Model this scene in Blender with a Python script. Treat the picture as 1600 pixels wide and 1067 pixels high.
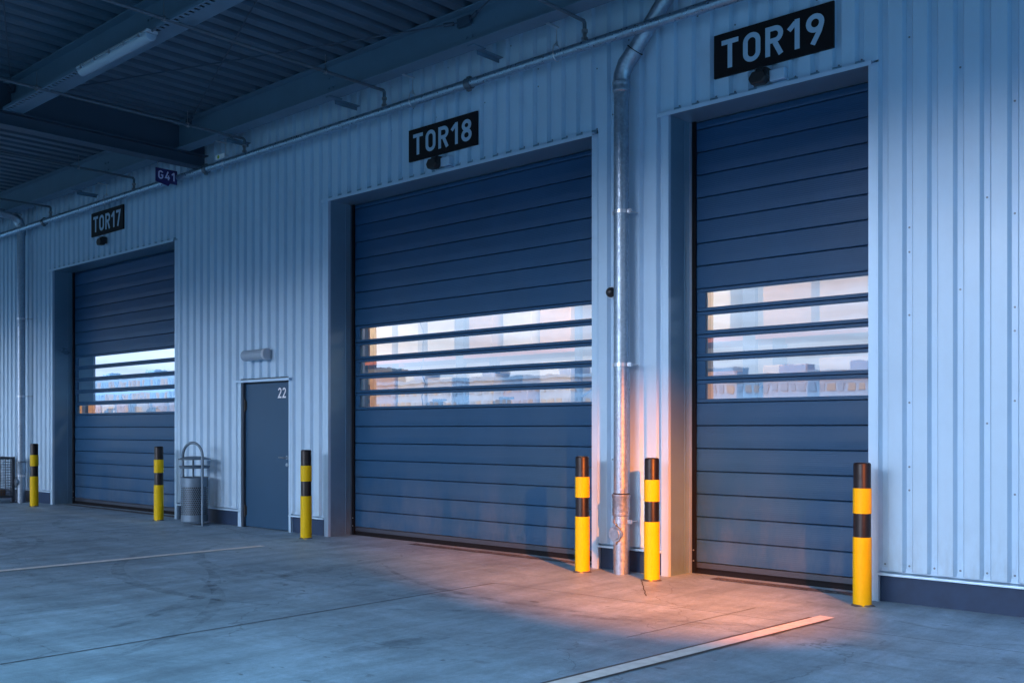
import bpy, bmesh, math, random
from math import radians, sin, cos, pi, sqrt, atan2
from mathutils import Vector, Matrix

for o in list(bpy.data.objects):
    bpy.data.objects.remove(o)
S = bpy.context.scene
COL = S.collection
random.seed(7)

# ------------------------------------------------------------------ camera
PSI = radians(42.2)
cam_d = bpy.data.cameras.new('camera')
cam = bpy.data.objects.new('camera', cam_d)
COL.objects.link(cam)
cam.location = (0, 0, 1.5)
cam.rotation_euler = (radians(90), 0, PSI)
cam_d.sensor_width = 36
cam_d.lens = 1565 / 1600 * 36
cam_d.shift_y = 136.5 / 1600
cam_d.clip_start = 0.1
cam_d.clip_end = 1500
S.camera = cam

# ------------------------------------------------------------------ world: dusk sky
W = bpy.data.worlds.new('World')
S.world = W
W.use_nodes = True
wn, wl = W.node_tree.nodes, W.node_tree.links
wn.clear()
w_out = wn.new('ShaderNodeOutputWorld')
sky = wn.new('ShaderNodeTexSky')
sky.sky_type = 'NISHITA'
sky.sun_disc = False
sky.sun_elevation = radians(1.0)
sky.sun_rotation = radians(20)
sky.air_density = 1.2
sky.ozone_density = 3.0
bg1 = wn.new('ShaderNodeBackground')
bg1.inputs['Strength'].default_value = 0.03
wl.new(sky.outputs[0], bg1.inputs['Color'])
tc = wn.new('ShaderNodeTexCoord')
sep = wn.new('ShaderNodeSeparateXYZ')
wl.new(tc.outputs['Generated'], sep.inputs[0])
SKY_POS_L = (0.0, 0.11, 0.155, 0.19, 0.27, 0.36, 0.52, 0.66, 1.0)     # sine of the elevation
SKY_POS_R = (0.0, 0.09, 0.125, 0.155, 0.225, 0.31, 0.50, 0.66, 1.0)
SKY_L = {'low': (0.80, 1.04, 1.40), 'P': (2.0, 2.2, 2.6), 'Q': (0.8, 1.1, 1.6), 'Z': (2.5, 5.5, 8.0)}      # glow over the yard, to the left
SKY_R = {'low': (0.2, 0.5, 1.2), 'P': (17.6, 18.0, 21.0), 'Q': (3.4, 4.8, 6.4), 'Z': (4.5, 9.0, 12.0)}         # clear blue, ahead and right
def sky_ramp(c, SKY_POS):
    r = wn.new('ShaderNodeValToRGB'); wl.new(sep.outputs['Z'], r.inputs[0]); e = r.color_ramp.elements
    cols = [c[k] for k in ('low', 'low', 'low', 'P', 'P', 'Q', 'Q', 'Z', 'Z')]
    e[0].position = SKY_POS[0]; e[0].color = (*cols[0], 1); e[1].position = SKY_POS[-1]; e[1].color = (*cols[-1], 1)
    for p_, c_ in zip(SKY_POS[1:-1], cols[1:-1]):
        q_ = e.new(p_); q_.color = (*c_, 1)
    return r
ramp_l, ramp_r = sky_ramp(SKY_L, SKY_POS_L), sky_ramp(SKY_R, SKY_POS_R)
azr = wn.new('ShaderNodeMapRange'); azr.inputs['From Min'].default_value = -0.36; azr.inputs['From Max'].default_value = -0.22
wl.new(sep.outputs['X'], azr.inputs['Value'])
far = wn.new('ShaderNodeMapRange'); far.inputs['From Min'].default_value = 0.0; far.inputs['From Max'].default_value = 0.36
far.inputs['To Min'].default_value = 1.0; far.inputs['To Max'].default_value = 0.10
wl.new(sep.outputs['X'], far.inputs['Value'])
rsc = wn.new('ShaderNodeVectorMath'); rsc.operation = 'SCALE'
wl.new(ramp_r.outputs['Color'], rsc.inputs[0]); wl.new(far.outputs[0], rsc.inputs['Scale'])
ramp = wn.new('ShaderNodeMix'); ramp.data_type = 'RGBA'; ramp.clamp_result = False
wl.new(azr.outputs[0], ramp.inputs[0]); wl.new(ramp_l.outputs['Color'], ramp.inputs[6]); wl.new(rsc.outputs[0], ramp.inputs[7])
# soft dusk clouds low over the horizon
cn = wn.new('ShaderNodeTexNoise')
cn.inputs['Scale'].default_value = 3.0
cn.inputs['Detail'].default_value = 5
cmap = wn.new('ShaderNodeMapping')
cmap.inputs['Scale'].default_value = (1.2, 1.2, 17)
wl.new(tc.outputs['Generated'], cmap.inputs[0]); wl.new(cmap.outputs[0], cn.inputs['Vector'])
cr = wn.new('ShaderNodeMapRange')
cr.inputs['From Min'].default_value = 0.3; cr.inputs['From Max'].default_value = 0.7
cr.inputs['To Min'].default_value = 0.70; cr.inputs['To Max'].default_value = 1.30
wl.new(cn.outputs['Fac'], cr.inputs['Value'])
vm = wn.new('ShaderNodeVectorMath'); vm.operation = 'SCALE'
wl.new(ramp.outputs[2], vm.inputs[0]); wl.new(cr.outputs[0], vm.inputs['Scale'])
bg2 = wn.new('ShaderNodeBackground')
bg2.inputs['Strength'].default_value = 1.12
wl.new(vm.outputs[0], bg2.inputs['Color'])
wadd = wn.new('ShaderNodeAddShader')
wl.new(bg1.outputs[0], wadd.inputs[0]); wl.new(bg2.outputs[0], wadd.inputs[1])
wl.new(wadd.outputs[0], w_out.inputs['Surface'])

S.view_settings.view_transform = 'Standard'
S.view_settings.look = 'None'
S.view_settings.exposure = 0.0
S.view_settings.gamma = 1.0
S.render.engine = 'CYCLES'
S.cycles.max_bounces = 8

# warm lamp of unknown fitting just right of the frame, aimed at the foot of the wall
sp = bpy.data.lights.new('warm_spot_lamp', 'SPOT')
sp.energy = 12500
sp.color = (1.0, 0.20, 0.015)
sp.spot_size = radians(29)
sp.spot_blend = 1.0
sp.shadow_soft_size = 0.06
spo = bpy.data.objects.new('warm_spot_lamp', sp)
COL.objects.link(spo)
spo.location = (0.9, 4.0, 3.7)
d_ = Vector((-6.5, 8.5, -0.25)) - spo.location
spo.rotation_euler = d_.to_track_quat('-Z', 'Y').to_euler()

# ------------------------------------------------------------------ helpers
def wpos(o):
    p = Vector((0, 0, 0))
    while o is not None:
        p += o.location
        o = o.parent
    return p

class MB:
    def __init__(self):
        self.v = []; self.f = []; self.m = []
    def add(self, vs, fs, m=0):
        b = len(self.v)
        self.v += [tuple(x) for x in vs]
        self.f += [tuple(b + i for i in f) for f in fs]
        self.m += [m] * len(fs)
    def box(self, x0, x1, y0, y1, z0, z1, m=0):
        vs = [(x0,y0,z0),(x1,y0,z0),(x1,y1,z0),(x0,y1,z0),(x0,y0,z1),(x1,y0,z1),(x1,y1,z1),(x0,y1,z1)]
        self.add(vs, [(0,3,2,1),(4,5,6,7),(0,1,5,4),(1,2,6,5),(2,3,7,6),(3,0,4,7)], m)
    def prism(self, pts, axis, a, b, m=0, caps=True):
        def mk(p, t):
            if axis == 'x': return (t, p[0], p[1])
            if axis == 'y': return (p[0], t, p[1])
            return (p[0], p[1], t)
        n = len(pts)
        vs = [mk(p, a) for p in pts] + [mk(p, b) for p in pts]
        fs = [(i, (i+1) % n, n + (i+1) % n, n + i) for i in range(n)]
        if caps: fs += [tuple(range(n)), tuple(range(2*n-1, n-1, -1))]
        self.add(vs, fs, m)
    def sheet(self, pts, axis, a, b, m=0):          # open profile
        def mk(p, t):
            if axis == 'x': return (t, p[0], p[1])
            if axis == 'y': return (p[0], t, p[1])
            return (p[0], p[1], t)
        n = len(pts)
        vs = [mk(p, a) for p in pts] + [mk(p, b) for p in pts]
        self.add(vs, [(i, i+1, n+i+1, n+i) for i in range(n-1)], m)
    def tube(self, pts, r, n=16, m=0, caps=True, closed=False):
        pts = [Vector(p) for p in pts]
        k = len(pts)
        rr = r if isinstance(r, (list, tuple)) else [r]*k
        vs = []; ref = None
        for i, p in enumerate(pts):
            if closed: t = pts[(i+1) % k] - pts[i-1]
            elif i == 0: t = pts[1]-pts[0]
            elif i == k-1: t = pts[-1]-pts[-2]
            else: t = (pts[i+1]-pts[i]).normalized() + (pts[i]-pts[i-1]).normalized()
            t.normalize()
            if ref is None:
                ref = Vector((0,0,1)) if abs(t.z) < 0.9 else Vector((0,1,0))
            u = (ref - t*ref.dot(t)).normalized(); ref = u
            w = t.cross(u)
            for j in range(n):
                a = 2*pi*j/n
                vs.append(p + (u*cos(a)+w*sin(a))*rr[i])
        fs = []
        for i in range(k if closed else k-1):
            i2 = (i+1) % k
            for j in range(n):
                fs.append((i*n+j, i*n+(j+1) % n, i2*n+(j+1) % n, i2*n+j))
        if caps and not closed:
            fs += [tuple(range(n-1, -1, -1)), tuple((k-1)*n+j for j in range(n))]
        self.add(vs, fs, m)
    def cyl(self, p0, p1, r, n=24, m=0):
        self.tube([p0, p1], r, n, m)
    def lathe(self, prof, c=(0,0), n=32, m=0, axis='z'):
        vs = []
        for r, z in prof:
            for j in range(n):
                a = 2*pi*j/n
                vs.append((c[0]+r*cos(a), c[1]+r*sin(a), z))
        fs = []
        k = len(prof)
        for i in range(k-1):
            for j in range(n):
                fs.append((i*n+j, i*n+(j+1) % n, (i+1)*n+(j+1) % n, (i+1)*n+j))
        if prof[0][0] > 1e-4: fs.append(tuple(range(n-1, -1, -1)))
        if prof[-1][0] > 1e-4: fs.append(tuple((k-1)*n+j for j in range(n)))
        self.add(vs, fs, m)
    def ring(self, c, axis, R, r, n=28, k=10, m=0):
        c = Vector(c); pts = []
        for i in range(n):
            a = 2*pi*i/n
            if axis == 'x': d = Vector((0, cos(a), sin(a)))
            elif axis == 'y': d = Vector((cos(a), 0, sin(a)))
            else: d = Vector((cos(a), sin(a), 0))
            pts.append(c + d*R)
        self.tube(pts, r, k, m, closed=True)
    def band(self, c, R, h, t, n=32, m=0):          # flat strap round a vertical pipe
        self.lathe([(R, c[2]-h/2), (R+t, c[2]-h/2), (R+t, c[2]+h/2), (R, c[2]+h/2)], (c[0], c[1]), n, m)
    def build(self, name, mats, parent=None, smooth=35, bevel=0, seg=2, fixn=True):
        off = wpos(parent)
        me = bpy.data.meshes.new(name)
        me.from_pydata([(x-off.x, y-off.y, z-off.z) for x, y, z in self.v], [], self.f)
        mats = mats if isinstance(mats, (list, tuple)) else [mats]
        for q in mats: me.materials.append(q)
        me.polygons.foreach_set('material_index', self.m)
        if fixn:
            bm = bmesh.new(); bm.from_mesh(me)
            bmesh.ops.recalc_face_normals(bm, faces=bm.faces)
            bm.to_mesh(me); bm.free()
        if smooth:
            me.shade_smooth()
            me.set_sharp_from_angle(angle=radians(smooth))
        me.update()
        o = bpy.data.objects.new(name, me)
        COL.objects.link(o)
        if parent: o.parent = parent
        if bevel:
            b = o.modifiers.new('bevel', 'BEVEL'); b.width = bevel; b.segments = seg
            b.limit_method = 'ANGLE'; b.angle_limit = radians(40)
        return o

def tag(o, label=None, cat=None, group=None, kind=None):
    if label: o['label'] = label
    if cat: o['category'] = cat
    if group: o['group'] = group
    if kind: o['kind'] = kind
    return o
def thing(name, loc, label, cat, group=None):
    o = bpy.data.objects.new(name, None)
    o.empty_display_size = 0.2
    COL.objects.link(o); o.location = loc
    return tag(o, label, cat, group)
def dup(o, loc, label):
    def cp(a, par):
        c = a.copy(); COL.objects.link(c)
        if par: c.parent = par
        for ch in [q for q in bpy.data.objects if q.parent == a]: cp(ch, c)
        return c
    c = cp(o, None)
    c.location = loc; c['label'] = label
    return c

# ------------------------------------------------------------------ materials
def mat(name, col, rough=0.5, metal=0.0, spec=0.5, var=0.0, vscale=3.0, bump=0.0, bscale=60.0, rvar=0.0, stretch=(1,1,1), coat=0.0):
    m = bpy.data.materials.new(name); m.use_nodes = True
    nt = m.node_tree; n = nt.nodes; l = nt.links
    b = n['Principled BSDF']
    b.inputs['Base Color'].default_value = (*col, 1)
    b.inputs['Roughness'].default_value = rough
    b.inputs['Metallic'].default_value = metal
    b.inputs['Specular IOR Level'].default_value = spec
    b.inputs['Coat Weight'].default_value = coat
    t = n.new('ShaderNodeTexCoord'); mp = n.new('ShaderNodeMapping')
    mp.inputs['Scale'].default_value = stretch
    l.new(t.outputs['Object'], mp.inputs[0])
    if var or rvar:
        no = n.new('ShaderNodeTexNoise'); no.inputs['Scale'].default_value = vscale
        no.inputs['Detail'].default_value = 6; no.inputs['Roughness'].default_value = 0.6
        l.new(mp.outputs[0], no.inputs['Vector'])
        if var:
            r = n.new('ShaderNodeMapRange')
            r.inputs['From Min'].default_value = 0.25; r.inputs['From Max'].default_value = 0.75
            r.inputs['To Min'].default_value = 1-var; r.inputs['To Max'].default_value = 1+var
            l.new(no.outputs['Fac'], r.inputs['Value'])
            v = n.new('ShaderNodeVectorMath'); v.operation = 'SCALE'
            v.inputs[0].default_value = col
            l.new(r.outputs[0], v.inputs['Scale']); l.new(v.outputs[0], b.inputs['Base Color'])
        if rvar:
            r2 = n.new('ShaderNodeMapRange')
            r2.inputs['From Min'].default_value = 0.25; r2.inputs['From Max'].default_value = 0.75
            r2.inputs['To Min'].default_value = max(0.02, rough-rvar); r2.inputs['To Max'].default_value = rough+rvar
            l.new(no.outputs['Fac'], r2.inputs['Value']); l.new(r2.outputs[0], b.inputs['Roughness'])
    if bump:
        nb = n.new('ShaderNodeTexNoise'); nb.inputs['Scale'].default_value = bscale
        nb.inputs['Detail'].default_value = 3
        l.new(mp.outputs[0], nb.inputs['Vector'])
        bp = n.new('ShaderNodeBump'); bp.inputs['Strength'].default_value = bump; bp.inputs['Distance'].default_value = 0.01
        l.new(nb.outputs['Fac'], bp.inputs['Height']); l.new(bp.outputs[0], b.inputs['Normal'])
    return m

M = {}
M['clad'] = mat('painted_cladding', (0.42, 0.61, 0.78), 0.36, 0.05, 0.5, var=0.06, vscale=1.2, rvar=0.08, bump=0.06, bscale=1.4)
M['trim'] = mat('painted_trim', (0.42, 0.61, 0.78), 0.36, 0.2, 0.5, var=0.05, vscale=2.0, rvar=0.06)
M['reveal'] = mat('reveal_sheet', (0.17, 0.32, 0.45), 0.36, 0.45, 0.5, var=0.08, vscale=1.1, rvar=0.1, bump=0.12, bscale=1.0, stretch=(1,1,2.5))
M['screw'] = mat('screw_steel', (0.18, 0.22, 0.28), 0.4, 0.8)
M['plinth'] = mat('plinth_navy', (0.010, 0.034, 0.085), 0.55, 0, 0.4, var=0.25, vscale=5, bump=0.1, bscale=120)
M['seal'] = mat('rubber_black', (0.006, 0.007, 0.010), 0.7, 0, 0.12)
M['frame'] = mat('door_frame_dark', (0.03, 0.045, 0.07), 0.4)
M['steel_door'] = mat('steel_door_blue', (0.012, 0.06, 0.13), 0.38, 0, 0.5, var=0.08, vscale=2, rvar=0.05)
M['white'] = mat('white_vinyl', (0.72, 0.78, 0.84), 0.5)
M['alu'] = mat('aluminium', (0.55, 0.6, 0.66), 0.28, 0.9, var=0.06, vscale=8)
M['lamp_body'] = mat('lamp_plastic', (0.36, 0.44, 0.52), 0.35)
M['yellow'] = mat('signal_yellow', (0.64, 0.44, 0.001), 0.45, 0, 0.2, var=0.07, vscale=9, rvar=0.08)
M['bollard_black'] = mat('bollard_black', (0.006, 0.007, 0.010), 0.38, 0, 0.28, var=0.3, vscale=14, rvar=0.1)
M['sign_black'] = mat('sign_black', (0.006, 0.006, 0.008), 0.6, 0, 0.2)
M['sign_grey'] = mat('sign_lettering', (0.32, 0.48, 0.62), 0.5)
M['sign_violet'] = mat('sign_violet', (0.02, 0.012, 0.11), 0.5)
M['sign_pale'] = mat('sign_pale_lettering', (0.55, 0.58, 0.8), 0.5)
M['black'] = mat('black_plastic', (0.01, 0.011, 0.013), 0.45)
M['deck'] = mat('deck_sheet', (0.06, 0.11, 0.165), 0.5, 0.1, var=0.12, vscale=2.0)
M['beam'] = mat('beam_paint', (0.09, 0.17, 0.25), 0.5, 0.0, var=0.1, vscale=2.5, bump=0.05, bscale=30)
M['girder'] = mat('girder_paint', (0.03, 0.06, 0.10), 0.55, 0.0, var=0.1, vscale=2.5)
M['pipe_dark'] = mat('branch_pipe', (0.08, 0.12, 0.16), 0.5, 0.2, var=0.15, vscale=12)
M['brass'] = mat('valve_metal', (0.30, 0.33, 0.36), 0.3, 0.9)
M['diffuser'] = mat('lamp_diffuser', (0.28, 0.38, 0.48), 0.22, 0, 0.5, coat=0.3)
M['line'] = mat('line_paint', (0.72, 0.74, 0.76), 0.6, var=0.16, vscale=14)
M['line_old'] = mat('line_old_paint', (0.075, 0.085, 0.095), 0.6, var=0.3, vscale=12)
M['joint'] = mat('joint_bitumen', (0.03, 0.035, 0.045), 0.7)
M['crate'] = mat('crate_steel', (0.06, 0.075, 0.10), 0.5, 0.5, var=0.3, vscale=10)
M['wood'] = mat('crate_timber', (0.13, 0.08, 0.045), 0.8, var=0.3, vscale=6)
M['rack_orange'] = mat('rack_orange', (0.36, 0.10, 0.03), 0.5)
M['rack_blue'] = mat('rack_blue', (0.03, 0.06, 0.16), 0.5)
M['carton'] = mat('carton', (0.42, 0.25, 0.11), 0.8, var=0.2, vscale=3)
M['carton_pale'] = mat('carton_pale', (0.5, 0.48, 0.46), 0.8, var=0.15)
M['carton_red'] = mat('carton_red', (0.35, 0.08, 0.03), 0.7, var=0.15)
M['inside'] = mat('inside_wall', (0.5, 0.47, 0.44), 0.8, var=0.08)
M['dark_ground'] = mat('dark_ground', (0.05, 0.055, 0.06), 0.85, 0, 0.3, var=0.2, vscale=0.7, bump=0.3, bscale=80)  # dark tone for the added ground sheet, keeps its bounce light low
M['roof'] = mat('roof_sheet', (0.18, 0.2, 0.24), 0.6)

def scuff(m, col, sc, a, b_):
    n = m.node_tree.nodes; l = m.node_tree.links; b = n['Principled BSDF']
    t = n.new('ShaderNodeTexCoord'); mp = n.new('ShaderNodeMapping'); mp.inputs['Scale'].default_value = (1, 1, 0.45)
    oi = n.new('ShaderNodeObjectInfo'); av = n.new('ShaderNodeVectorMath'); av.operation = 'ADD'
    l.new(t.outputs['Object'], av.inputs[0]); l.new(oi.outputs['Location'], av.inputs[1]); l.new(av.outputs[0], mp.inputs[0])
    no = n.new('ShaderNodeTexNoise'); no.inputs['Scale'].default_value = sc; no.inputs['Detail'].default_value = 7; no.inputs['Roughness'].default_value = 0.7; no.inputs['Distortion'].default_value = 1.5
    l.new(mp.outputs[0], no.inputs['Vector'])
    r = n.new('ShaderNodeMapRange'); r.inputs['From Min'].default_value = a; r.inputs['From Max'].default_value = b_
    l.new(no.outputs['Fac'], r.inputs['Value'])
    mx = n.new('ShaderNodeMix'); mx.data_type = 'RGBA'
    old = b.inputs['Base Color'].links[0].from_socket if b.inputs['Base Color'].links else None
    if old: l.new(old, mx.inputs[6])
    else: mx.inputs[6].default_value = b.inputs['Base Color'].default_value
    mx.inputs[7].default_value = (*col, 1); l.new(r.outputs[0], mx.inputs[0]); l.new(mx.outputs[2], b.inputs['Base Color'])
scuff(M['bollard_black'], (0.16, 0.17, 0.2), 9, 0.69, 0.75)
scuff(M['yellow'], (0.09, 0.075, 0.04), 8, 0.71, 0.80)
scuff(M['plinth'], (0.2, 0.24, 0.3), 14, 0.70, 0.78)
scuff(M['steel_door'], (0.02, 0.03, 0.05), 6, 0.68, 0.8)

def galv(name, base=(0.30, 0.39, 0.48), rough=0.40, sc=42):
    m = bpy.data.materials.new(name); m.use_nodes = True
    n = m.node_tree.nodes; l = m.node_tree.links; b = n['Principled BSDF']
    b.inputs['Metallic'].default_value = 0.85
    t = n.new('ShaderNodeTexCoord')
    vo = n.new('ShaderNodeTexVoronoi'); vo.inputs['Scale'].default_value = sc
    l.new(t.outputs['Object'], vo.inputs['Vector'])
    no = n.new('ShaderNodeTexNoise'); no.inputs['Scale'].default_value = 5; no.inputs['Detail'].default_value = 6
    l.new(t.outputs['Object'], no.inputs['Vector'])
    sepc = n.new('ShaderNodeSeparateColor'); l.new(vo.outputs['Color'], sepc.inputs[0])
    ad = n.new('ShaderNodeMath'); ad.operation = 'ADD'
    l.new(sepc.outputs[0], ad.inputs[0]); l.new(no.outputs['Fac'], ad.inputs[1])
    r = n.new('ShaderNodeMapRange'); r.inputs['From Min'].default_value = 0.3; r.inputs['From Max'].default_value = 1.6
    r.inputs['To Min'].default_value = 0.85; r.inputs['To Max'].default_value = 1.12
    l.new(ad.outputs[0], r.inputs['Value'])
    v = n.new('ShaderNodeVectorMath'); v.operation = 'SCALE'; v.inputs[0].default_value = base
    l.new(r.outputs[0], v.inputs['Scale']); l.new(v.outputs[0], b.inputs['Base Color'])
    r2 = n.new('ShaderNodeMapRange'); r2.inputs['To Min'].default_value = rough-0.1; r2.inputs['To Max'].default_value = rough+0.12
    l.new(sepc.outputs[1], r2.inputs['Value']); l.new(r2.outputs[0], b.inputs['Roughness'])
    return m
M['bin_steel'] = mat('bin_steel', (0.13, 0.20, 0.27), 0.5, 0.5, var=0.15, vscale=8)
M['slat_gap'] = mat('slat_gap', (0.003, 0.012, 0.03), 0.7, 0, 0.1)
M['galv'] = galv('galvanised_steel')
M['galv_pipe'] = galv('galvanised_pipe', (0.28, 0.42, 0.54), 0.36, 60)

def slat_mat():
    m = mat('door_slats', (0.014, 0.068, 0.155), 0.36, 0.02, 0.30, var=0.08, vscale=1.5, rvar=0.05)
    n = m.node_tree.nodes; l = m.node_tree.links; b = n['Principled BSDF']
    t = n.new('ShaderNodeTexCoord'); wv = n.new('ShaderNodeTexWave')
    wv.bands_direction = 'Z'; wv.inputs['Scale'].default_value = 16
    wv.inputs['Distortion'].default_value = 0.15
    l.new(t.outputs['Object'], wv.inputs['Vector'])
    bp = n.new('ShaderNodeBump'); bp.inputs['Strength'].default_value = 0.14; bp.inputs['Distance'].default_value = 0.004
    l.new(wv.outputs['Fac'], bp.inputs['Height']); l.new(bp.outputs[0], b.inputs['Normal'])
    return m
M['slat'] = slat_mat()
def dust(m, col, top, amount, sc, st):
    n = m.node_tree.nodes; l = m.node_tree.links; b = n['Principled BSDF']
    t = n.new('ShaderNodeTexCoord'); mp = n.new('ShaderNodeMapping'); mp.inputs['Scale'].default_value = st
    l.new(t.outputs['Object'], mp.inputs[0])
    no = n.new('ShaderNodeTexNoise'); no.inputs['Scale'].default_value = sc; no.inputs['Detail'].default_value = 8; no.inputs['Roughness'].default_value = 0.7
    l.new(mp.outputs[0], no.inputs['Vector'])
    sp_ = n.new('ShaderNodeSeparateXYZ'); l.new(t.outputs['Object'], sp_.inputs[0])
    h_ = n.new('ShaderNodeMapRange'); h_.inputs['From Min'].default_value = 0.1; h_.inputs['From Max'].default_value = top
    h_.inputs['To Min'].default_value = amount; h_.inputs['To Max'].default_value = amount*0.12
    l.new(sp_.outputs['Z'], h_.inputs['Value'])
    r = n.new('ShaderNodeMapRange'); r.inputs['From Min'].default_value = 0.42; r.inputs['From Max'].default_value = 0.75
    l.new(no.outputs['Fac'], r.inputs['Value'])
    mu = n.new('ShaderNodeMath'); mu.operation = 'MULTIPLY'; l.new(r.outputs[0], mu.inputs[0]); l.new(h_.outputs[0], mu.inputs[1])
    mx = n.new('ShaderNodeMix'); mx.data_type = 'RGBA'
    l.new(b.inputs['Base Color'].links[0].from_socket, mx.inputs[6]); mx.inputs[7].default_value = (*col, 1)
    l.new(mu.outputs[0], mx.inputs[0]); l.new(mx.outputs[2], b.inputs['Base Color'])
dust(M['slat'], (0.13, 0.16, 0.20), 1.1, 0.55, 2.2, (1, 1, 0.35))
dust(M['clad'], (0.22, 0.25, 0.28), 0.8, 0.55, 7, (1.5, 1, 0.5))
dust(M['reveal'], (0.12, 0.14, 0.17), 0.7, 0.5, 6, (1, 1, 0.5))

def glass_mat():
    m = bpy.data.materials.new('window_glazing'); m.use_nodes = True
    n = m.node_tree.nodes; l = m.node_tree.links
    n.remove(n['Principled BSDF'])
    out = n['Material Output']
    g = n.new('ShaderNodeBsdfGlossy'); g.inputs['Roughness'].default_value = 0.015
    g.inputs['Color'].default_value = (0.90, 0.95, 1, 1)
    tr = n.new('ShaderNodeBsdfTransparent'); tr.inputs['Color'].default_value = (0.86, 0.86, 0.86, 1)
    mx = n.new('ShaderNodeMixShader')
    lw = n.new('ShaderNodeFresnel'); lw.inputs['IOR'].default_value = 1.5
    ad = n.new('ShaderNodeMath'); ad.operation = 'ADD'; ad.inputs[1].default_value = 0.46
    l.new(lw.outputs[0], ad.inputs[0]); l.new(ad.outputs[0], mx.inputs[0])
    t = n.new('ShaderNodeTexCoord'); no = n.new('ShaderNodeTexNoise')
    no.inputs['Scale'].default_value = 2.2; no.inputs['Detail'].default_value = 2
    l.new(t.outputs['Object'], no.inputs['Vector'])
    bp = n.new('ShaderNodeBump'); bp.inputs['Strength'].default_value = 0.012; bp.inputs['Distance'].default_value = 0.05
    l.new(no.outputs['Fac'], bp.inputs['Height']); l.new(bp.outputs[0], g.inputs['Normal'])
    l.new(tr.outputs[0], mx.inputs[1]); l.new(g.outputs[0], mx.inputs[2])
    l.new(mx.outputs[0], out.inputs['Surface'])
    return m
M['glass'] = glass_mat()

def emit(name, col, s):
    m = bpy.data.materials.new(name); m.use_nodes = True
    b = m.node_tree.nodes['Principled BSDF']
    b.inputs['Base Color'].default_value = (*col, 1)
    b.inputs['Emission Color'].default_value = (*col, 1)
    b.inputs['Emission Strength'].default_value = s
    return m
M['hall_lamp'] = emit('hall_lamp_glow', (1, 0.72, 0.42), 30)

def concrete():
    m = bpy.data.materials.new('yard_concrete'); m.use_nodes = True
    n = m.node_tree.nodes; l = m.node_tree.links; b = n['Principled BSDF']
    t = n.new('ShaderNodeTexCoord')
    def noise(scale, detail=6, rough=0.6, st=(1,1,1), dist=0.0, rot=0.0):
        mp = n.new('ShaderNodeMapping'); mp.inputs['Scale'].default_value = st
        mp.inputs['Rotation'].default_value = (0, 0, rot)
        l.new(t.outputs['Object'], mp.inputs[0])
        q = n.new('ShaderNodeTexNoise'); q.inputs['Scale'].default_value = scale
        q.inputs['Detail'].default_value = detail; q.inputs['Roughness'].default_value = rough
        q.inputs['Distortion'].default_value = dist
        l.new(mp.outputs[0], q.inputs['Vector']); return q.outputs['Fac']
    def rng(src, a, bb, lo, hi):
        r = n.new('ShaderNodeMapRange')
        for k, v in (('From Min', a), ('From Max', bb), ('To Min', lo), ('To Max', hi)): r.inputs[k].default_value = v
        l.new(src, r.inputs['Value']); return r.outputs[0]
    def mul(a, c):
        q = n.new('ShaderNodeMath'); q.operation = 'MULTIPLY'
        l.new(a, q.inputs[0]); l.new(c, q.inputs[1]); return q.outputs[0]
    big = rng(noise(0.42, 8, 0.62, dist=0.6), 0.3, 0.7, 0.80, 1.18)
    mid = rng(noise(2.2, 10, 0.72, (1, 1, 1), 0.8), 0.3, 0.7, 0.80, 1.16)
    streak = rng(noise(1.3, 8, 0.65, (2.6, 0.35, 1), 0.4, rot=radians(12)), 0.35, 0.62, 0.78, 1.08)
    streak2 = rng(noise(1.1, 8, 0.65, (0.3, 2.6, 1), 0.5), 0.33, 0.6, 0.86, 1.05)
    fine = mul(rng(noise(140, 4, 0.7), 0.3, 0.7, 0.80, 1.20), rng(noise(17, 8, 0.75, (1.5, 0.8, 1), 0.3), 0.3, 0.7, 0.84, 1.14))
    blot = rng(noise(0.9, 9, 0.72, (0.8, 1.5, 1), 1.2), 0.58, 0.72, 1.0, 0.48)
    spots = mul(rng(noise(5.0, 4, 0.5, (1, 1.6, 1), 0.3), 0.69, 0.74, 1.0, 0.5), rng(noise(23, 3, 0.5, (1, 1.8, 1)), 0.72, 0.76, 1.0, 0.55))
    vo = n.new('ShaderNodeTexVoronoi'); vo.feature = 'DISTANCE_TO_EDGE'; vo.inputs['Scale'].default_value = 0.33
    dn = n.new('ShaderNodeVectorMath'); dn.operation = 'ADD'; nz = n.new('ShaderNodeTexNoise'); nz.inputs['Scale'].default_value = 1.6; nz.inputs['Detail'].default_value = 7
    l.new(t.outputs['Object'], nz.inputs['Vector']); l.new(t.outputs['Object'], dn.inputs[0]); l.new(nz.outputs['Color'], dn.inputs[1]); l.new(dn.outputs[0], vo.inputs['Vector'])
    crack = rng(vo.outputs['Distance'], 0.0, 0.0035, 0.62, 1.0)
    spots = mul(spots, crack)
    light = rng(noise(1.7, 9, 0.75, (0.7, 1.2, 1), 1.0), 0.62, 0.80, 1.0, 1.3)
    f = mul(mul(mul(big, mid), mul(streak, streak2)), mul(mul(fine, blot), mul(spots, light)))
    v = n.new('ShaderNodeVectorMath'); v.operation = 'SCALE'; v.inputs[0].default_value = (0.27, 0.41, 0.54)
    l.new(f, v.inputs['Scale']); l.new(v.outputs[0], b.inputs['Base Color'])
    l.new(rng(noise(1.3, 8, 0.7, dist=0.5), 0.3, 0.7, 0.42, 0.72), b.inputs['Roughness'])
    b.inputs['Specular IOR Level'].default_value = 0.4
    bp = n.new('ShaderNodeBump'); bp.inputs['Strength'].default_value = 0.35; bp.inputs['Distance'].default_value = 0.004
    ad = n.new('ShaderNodeMath'); ad.operation = 'ADD'
    l.new(noise(110, 4, 0.7), ad.inputs[0]); l.new(noise(9, 6, 0.6), ad.inputs[1])
    l.new(ad.outputs[0], bp.inputs['Height']); l.new(bp.outputs[0], b.inputs['Normal'])
    return m
M['concrete'] = concrete()

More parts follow.
